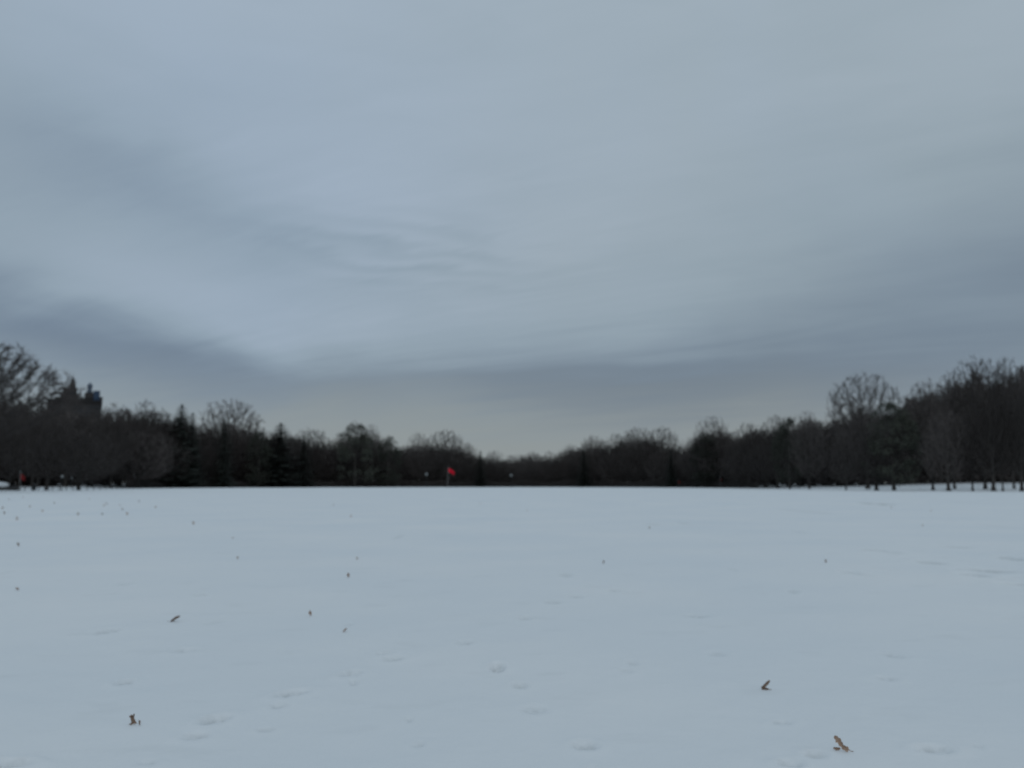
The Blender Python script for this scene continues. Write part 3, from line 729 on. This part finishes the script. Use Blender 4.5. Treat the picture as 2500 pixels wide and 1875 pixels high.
def blob(rx, ry, rz_, seed, m, name, n=18, zcut=None, amp=.16, sub=10):
    g = random.Random(seed); ph = [(g.uniform(1, 4), g.uniform(0, 6.28), g.uniform(1, 4), g.uniform(0, 6.28)) for _ in range(5)]
    vs = []
    for i in range(sub + 1):
        th = math.pi * i / sub
        for k in range(n):
            a = 2 * math.pi * k / n
            s = 1 + amp * sum(math.sin(p[0] * a + p[1] + math.sin(p[2] * th + p[3])) for p in ph) / 3
            vs.append((rx * s * math.sin(th) * math.cos(a), ry * s * math.sin(th) * math.sin(a), rz_ * math.cos(th) * (1 + (s - 1) * .6)))
    b = MB(); b.add(vs, [(i * n + k, (i + 1) * n + k, (i + 1) * n + (k + 1) % n, i * n + (k + 1) % n) for i in range(sub) for k in range(n)])
    return b.mesh(name, m, True)
x, y, z, d = at(4, -3)
r = empty('rock', (x, y, z)); tag(r, 'dark rock under a thick rounded cap of snow at the left edge', 'rock')
o = ob('stone', blob(2.0, 1.3, .9, 4, M_rock, 'stone'), r); o.location = (.2, 0, .25)
o = ob('snow_cap', blob(1.75, 1.2, .75, 9, M_snowcap, 'snow_cap', amp=.10), r); o.location = (-.1, 0, 1.15)
x, y, z, d = at(34, -1)
r = tag(ob('low_rock', blob(1.7, 1.0, .7, 14, M_rock, 'low_rock')), 'low dark rock between the snow capped rock and the red flag', 'rock'); r.location = (x, y, z + .25)

x, y, z, d = at(84, -3)
r = empty('litter_bin', (x, y, z)); tag(r, 'squat dark litter bin standing left of the low posts', 'litter bin')
q = MB(); q.lathe([(.36, -.05), (.40, .1), (.44, .9), (.46, .95), (.40, .96), (.38, .5)], 16); ob('body', q.mesh('body', M_iron), r)
q = MB(); q.lathe([(.47, .96), (.46, 1.02), (.3, 1.12), (.1, 1.16)], 16); ob('lid', q.mesh('lid', M_iron), r)

# ------------------------------------------------------------------ oak leaves on the snow
def leaf_mesh(seed, curl, thick=.0022):
    g = random.Random(seed); prof = []
    nl = 4; S = 26
    for i in range(S + 1):
        t_ = i / S
        env = math.sin(math.pi * min(t_ * 1.02, 1)) ** .75 * (.28 + .18 * t_)
        lobe = .55 + .45 * abs(math.cos(t_ * nl * math.pi + .4))
        prof.append((t_, env * lobe * .95 + .012))
    cols = 6; vs = []; fs = []
    for side in (0, 1):
        for t_, w_ in prof:
            for j in range(-cols // 2, cols // 2 + 1):
                f = j / (cols / 2)
                xx = f * w_ * (1 + .08 * math.sin(t_ * 20 + seed))
                ang = curl * t_ * 1.9
                # roll along the length and fold about the midrib
                yy = math.sin(ang) / (curl * 1.9); zz_ = (1 - math.cos(ang)) / (curl * 1.9)
                fold = abs(f) * w_ * (.55 + .5 * curl * t_) + .04 * math.sin(9 * t_ + f * 4 + seed)
                nrm_ = Vector((0, -math.sin(ang), math.cos(ang)))
                p = Vector((xx * .86, yy, zz_)) + nrm_ * (fold + (thick * 8 if side else 0))
                vs.append(p)
    c1 = cols + 1; a = (S + 1) * c1
    for i in range(S):
        for j in range(cols):
            q_ = i * c1 + j; fs.append((q_, q_ + 1, q_ + c1 + 1, q_ + c1)); fs.append((a + q_, a + q_ + c1, a + q_ + c1 + 1, a + q_ + 1))
    b = MB(); b.add(vs, fs)
    return b
leafP = []
for k, cu in enumerate((1.0, 1.5, .5)):
    r = empty('oak_leaf', (0, 0, 0)); b = leaf_mesh(k + 1, cu)
    s = MB(); s.tube([(0, .02, 0), (0, -.12, .02), (.02, -.26, .07)], [.014, .011, .016], 5)
    bl = ob('blade', b.mesh('blade', M_leaf, True), r); stm = ob('stem', s.mesh('stem', M_leaf, True), r)
    leafP.append([r, [bl, stm], False])
def leaf(px, py, ln, tilt, yaw, label, kind=0, roll=0, orange=False, lift=.0, name='oak_leaf'):
    x, y = gnd_pt(px, py); z = gz(x, y); p = leafP[kind]
    if not p[2]: p[2] = True; r = p[0]
    else: r = copy_thing(p[0], p[1], 'oak_leaf', (0, 0, 0), 0, (1, 1, 1))
    r.location = (x, y, z + .004 + lift); r.rotation_euler = (R(tilt), R(roll), R(yaw)); ln *= (.8 if not (px < 650 and py < 1300) else 1.25); r.scale = (ln, ln, ln)
    if 'group' in r: del r['group']
    tag(r, label, 'leaf', 'dry leaves scattered on the snow')
    if orange:
        for c in r.children:
            c.data = c.data.copy(); c.data.materials.clear(); c.data.materials.append(M_leafo)
for a in [
 (342, 1749, .045, 50, 80, 'tiny leaf scrap just right of the upright leaf at the bottom left', 2),
 (416, 1508, .15, 3, -74, 'flat dark leaf seen edge on left of centre in the near snow', 2),
 (758, 1491, .10, 42, -20, 'upright dark leaf below the round brown leaf left of centre', 0),
 (851, 1402, .11, 35, 30, 'round brown leaf left of centre about halfway up the snow', 2),
 (838, 1528, .075, 10, -50, 'small reddish leaf right of and below the upright dark leaf', 2),
 (580, 1361, .08, 30, 20, 'small brown leaf up and left of the round brown leaf', 2),
 (873, 1361, .09, 15, 40, 'faint small leaf directly above the round brown leaf', 2),
 (568, 1315, .08, 15, 0, 'faint leaf speck above the small brown leaf', 2),
 (473, 1280, .12, 35, 60, 'dark round leaf speck standing alone in the far left snow', 2),
 (310, 1259, .13, 35, 20, 'darkest speck of the slanting trio of far leaves at the left', 2),
 (299, 1248, .12, 20, 40, 'middle speck of the slanting trio of far leaves at the left', 0),
 (293, 1236, .12, 30, -30, 'topmost speck of the slanting trio of far leaves at the left', 1),
 (250, 1258, .15, 60, 10, 'thin upright leaf speck left of the slanting trio', 1),
 (218, 1220, .18, 60, -30, 'thin leaf speck nearest the trees above the left snow', 1),
 (254, 1237, .13, 20, 40, 'faint far leaf above the thin upright speck', 0),
 (132, 1231, .13, 40, 0, 'far leaf speck between the lamp post and the left edge', 2),
 (73, 1240, .13, 30, 30, 'far leaf speck lowest of the pair near the left fence', 2),
 (57, 1215, .20, 50, -10, 'far leaf speck just below the red flag at the left', 1),
 (6, 1245, .13, 40, 20, 'upper leaf speck of the pair at the left edge', 2),
 (11, 1257, .13, 30, 60, 'lower leaf speck of the pair at the left edge', 2),
 (40, 1273, .15, 35, -50, 'slanting dark leaf below the pair at the left edge', 0),
 (47, 1329, .16, 6, 85, 'flat thin leaf lying near the left edge halfway to the trees', 0),
 (45, 1437, .11, 60, -25, 'small upright leaf near the left edge in the middle snow', 1),
 (857, 1264, .14, 45, 30, 'pale orange leaf in the far snow left of centre', 2, 0, True),
 (814, 1233, .15, 10, 30, 'very faint far leaf up and left of the orange leaf', 0),
 (1288, 1246, .13, 25, 30, 'faint grey leaf speck near the centre of the far snow', 2),
 (1585, 1295, .12, 12, -50, 'faint slanting leaf in the far snow right of centre', 0),
 (1472, 1374, .10, 10, -60, 'faint brown leaf right of centre in the middle snow', 0),
 (2017, 1377, .09, 35, 10, 'single dark round leaf in the right half of the middle snow', 2),
 (2274, 1248, .13, 30, 10, 'far grey leaf speck toward the right edge', 2),
 (2177, 1242, .16, 10, 60, 'flat far leaf left of the grey speck toward the right edge', 0),
 (2254, 1287, .10, 20, 10, 'tiny leaf below the far grey speck toward the right edge', 2),
 (1173, 1228, .15, 10, 60, 'very faint far leaf just below the treeline at the centre', 0),
 (190, 1260, .13, 30, 15, 'dim far leaf in the snow below the low fence', 0),
 (340, 1227, .16, 40, 70, 'dim far leaf right of the slanting trio near the trees', 2),
 (380, 1243, .13, 30, 35, 'dim leaf halfway between the slanting trio and the lone dark speck', 0),
 (262, 1233, .15, 20, 85, 'dim far leaf just above and left of the slanting trio', 2),
 (22, 1222, .17, 40, 5, 'dark far leaf below the low rock at the left edge', 1),
 (104, 1252, .12, 30, 50, 'small far leaf below and left of the lamp post', 2),
]: leaf(*a)
def folded_leaf(px, py, strips, stem, label):
    """crumpled oak leaf: folded, lobed strips of blade standing up from the snow, plus its stem"""
    x, y = gnd_pt(px, py); z = gz(x, y); r = empty('oak_leaf', (x, y, z), -math.atan2(x, y)); tag(r, label, 'leaf', 'dry leaves scattered on the snow')
    b = MB(); g = random.Random(int(px))
    for path, wd in strips:
        n = 18; vs = []; m_ = len(path) - 1
        for i in range(n + 1):
            u = i / n * m_; k = min(int(u), m_ - 1); f_ = u - k
            P0, P1 = Vector(path[k]), Vector(path[k + 1]); p = P0.lerp(P1, f_)
            w_ = 1.3 * (wd[k] * (1 - f_) + wd[k + 1] * f_); w_ *= .62 + .5 * abs(math.sin(i * .95 + px)) + g.uniform(-.08, .08)
            d_ = (P1 - P0).normalized(); s_ = d_.cross(Vector((0, 1, 0))).normalized()
            for j, (a_, c_) in enumerate(((-1, .9), (-.5, .35), (0, 0), (.5, .4), (1, 1.0))):
                vs.append(p + s_ * w_ * a_ + Vector((0, 1, 0)) * (-w_ * c_ * .8 + .003 * math.sin(i * 1.3 + j)))
        q = [(i * 5 + j, i * 5 + j + 1, i * 5 + j + 6, i * 5 + j + 5) for i in range(n) for j in range(4)]
        b.add(vs, q); b.add([v + Vector((0, .0008, 0)) for v in vs], [tuple(reversed(f2)) for f2 in q])
    ob('blade', b.mesh('blade', M_leaf, True), r)
    t_ = MB(); t_.tube(stem, [.0016] * (len(stem) - 1) + [.0022], 5); ob('stem', t_.mesh('stem', M_leaf, True), r)
folded_leaf(2058, 1826, [([(-.042, 0, .082), (-.024, .004, .060), (-.006, 0, .034), (.014, -.004, .016), (.030, 0, .022)], [.006, .014, .008, .013, .009]),
                         ([(-.052, .01, .012), (-.034, .008, .010), (-.014, .004, .014)], [.004, .008, .004])], [(.026, 0, .02), (.04, .0, .006), (.055, .01, .002)],
            'largest crumpled tan oak leaf slanting left near the bottom right corner')
folded_leaf(1868, 1672, [([(.034, 0, .070), (.014, .003, .048), (-.008, 0, .026), (-.022, -.003, .010)], [.005, .009, .008, .010]),
                         ([(-.026, 0, .010), (-.004, .004, .007), (.026, .008, .004)], [.009, .010, .004])], [(.02, .008, .004), (.045, .01, .002)],
            'slanting brown leaf leaning right above the large bottom right leaf')
folded_leaf(324, 1746, [([(-.008, 0, .062), (-.003, .003, .042), (.006, 0, .022), (.008, -.003, .004)], [.004, .009, .010, .017]),
                        ([(.009, .004, .066), (.003, .003, .044)], [.003, .005]), ([(-.022, .004, .054), (-.004, .003, .046)], [.002, .005])], [(.006, 0, .004), (-.02, .01, .002)],
            'upright curled brown leaf with a forked top near the bottom left corner')
# grass poking through the two deepest dents
def tuft(px, py, n, h, label, seed):
    x, y = gnd_pt(px, py); z = gz(x, y); g = random.Random(seed); b = MB()
    for k in range(n):
        a = g.uniform(0, 6.28); r_ = g.uniform(0, .025); q = Vector((math.cos(a) * r_, math.sin(a) * r_, -.01)); w_ = .003
        dv = Vector((g.gauss(0, .8), g.gauss(0, .8), 1)).normalized() * h * g.uniform(.6, 1.2); s = Vector((-math.sin(a), math.cos(a), 0)) * w_
        b.add([q - s, q + s, q + dv * .6 + s * .7, q + dv * .6 - s * .7, q + dv + Vector((0, 0, -.01))], [(0, 1, 2, 3), (3, 2, 4)])
    o = ob('grass_tuft', b.mesh('grass_tuft', M_grass)); o.location = (x, y, z); tag(o, label, 'grass tuft')
tuft(537, 1731, 22, .03, 'small dark grass tuft at the right end of the dent at the lower left', 1)
tuft(519, 1739, 14, .02, 'sparser grass tuft at the left end of the dent at the lower left', 2)
tuft(1214, 1617, 24, .03, 'tiny dark grass tuft poking through the snow near the bottom centre', 3)

# remove prototypes that were never placed
for p in list(P.values()):
    if not p['used']:
        for c in p['kids']: bpy.data.objects.remove(c)
        bpy.data.objects.remove(p['root'])
for p in leafP:
    if not p[2]:
        for c in p[1]: bpy.data.objects.remove(c)
        bpy.data.objects.remove(p[0])
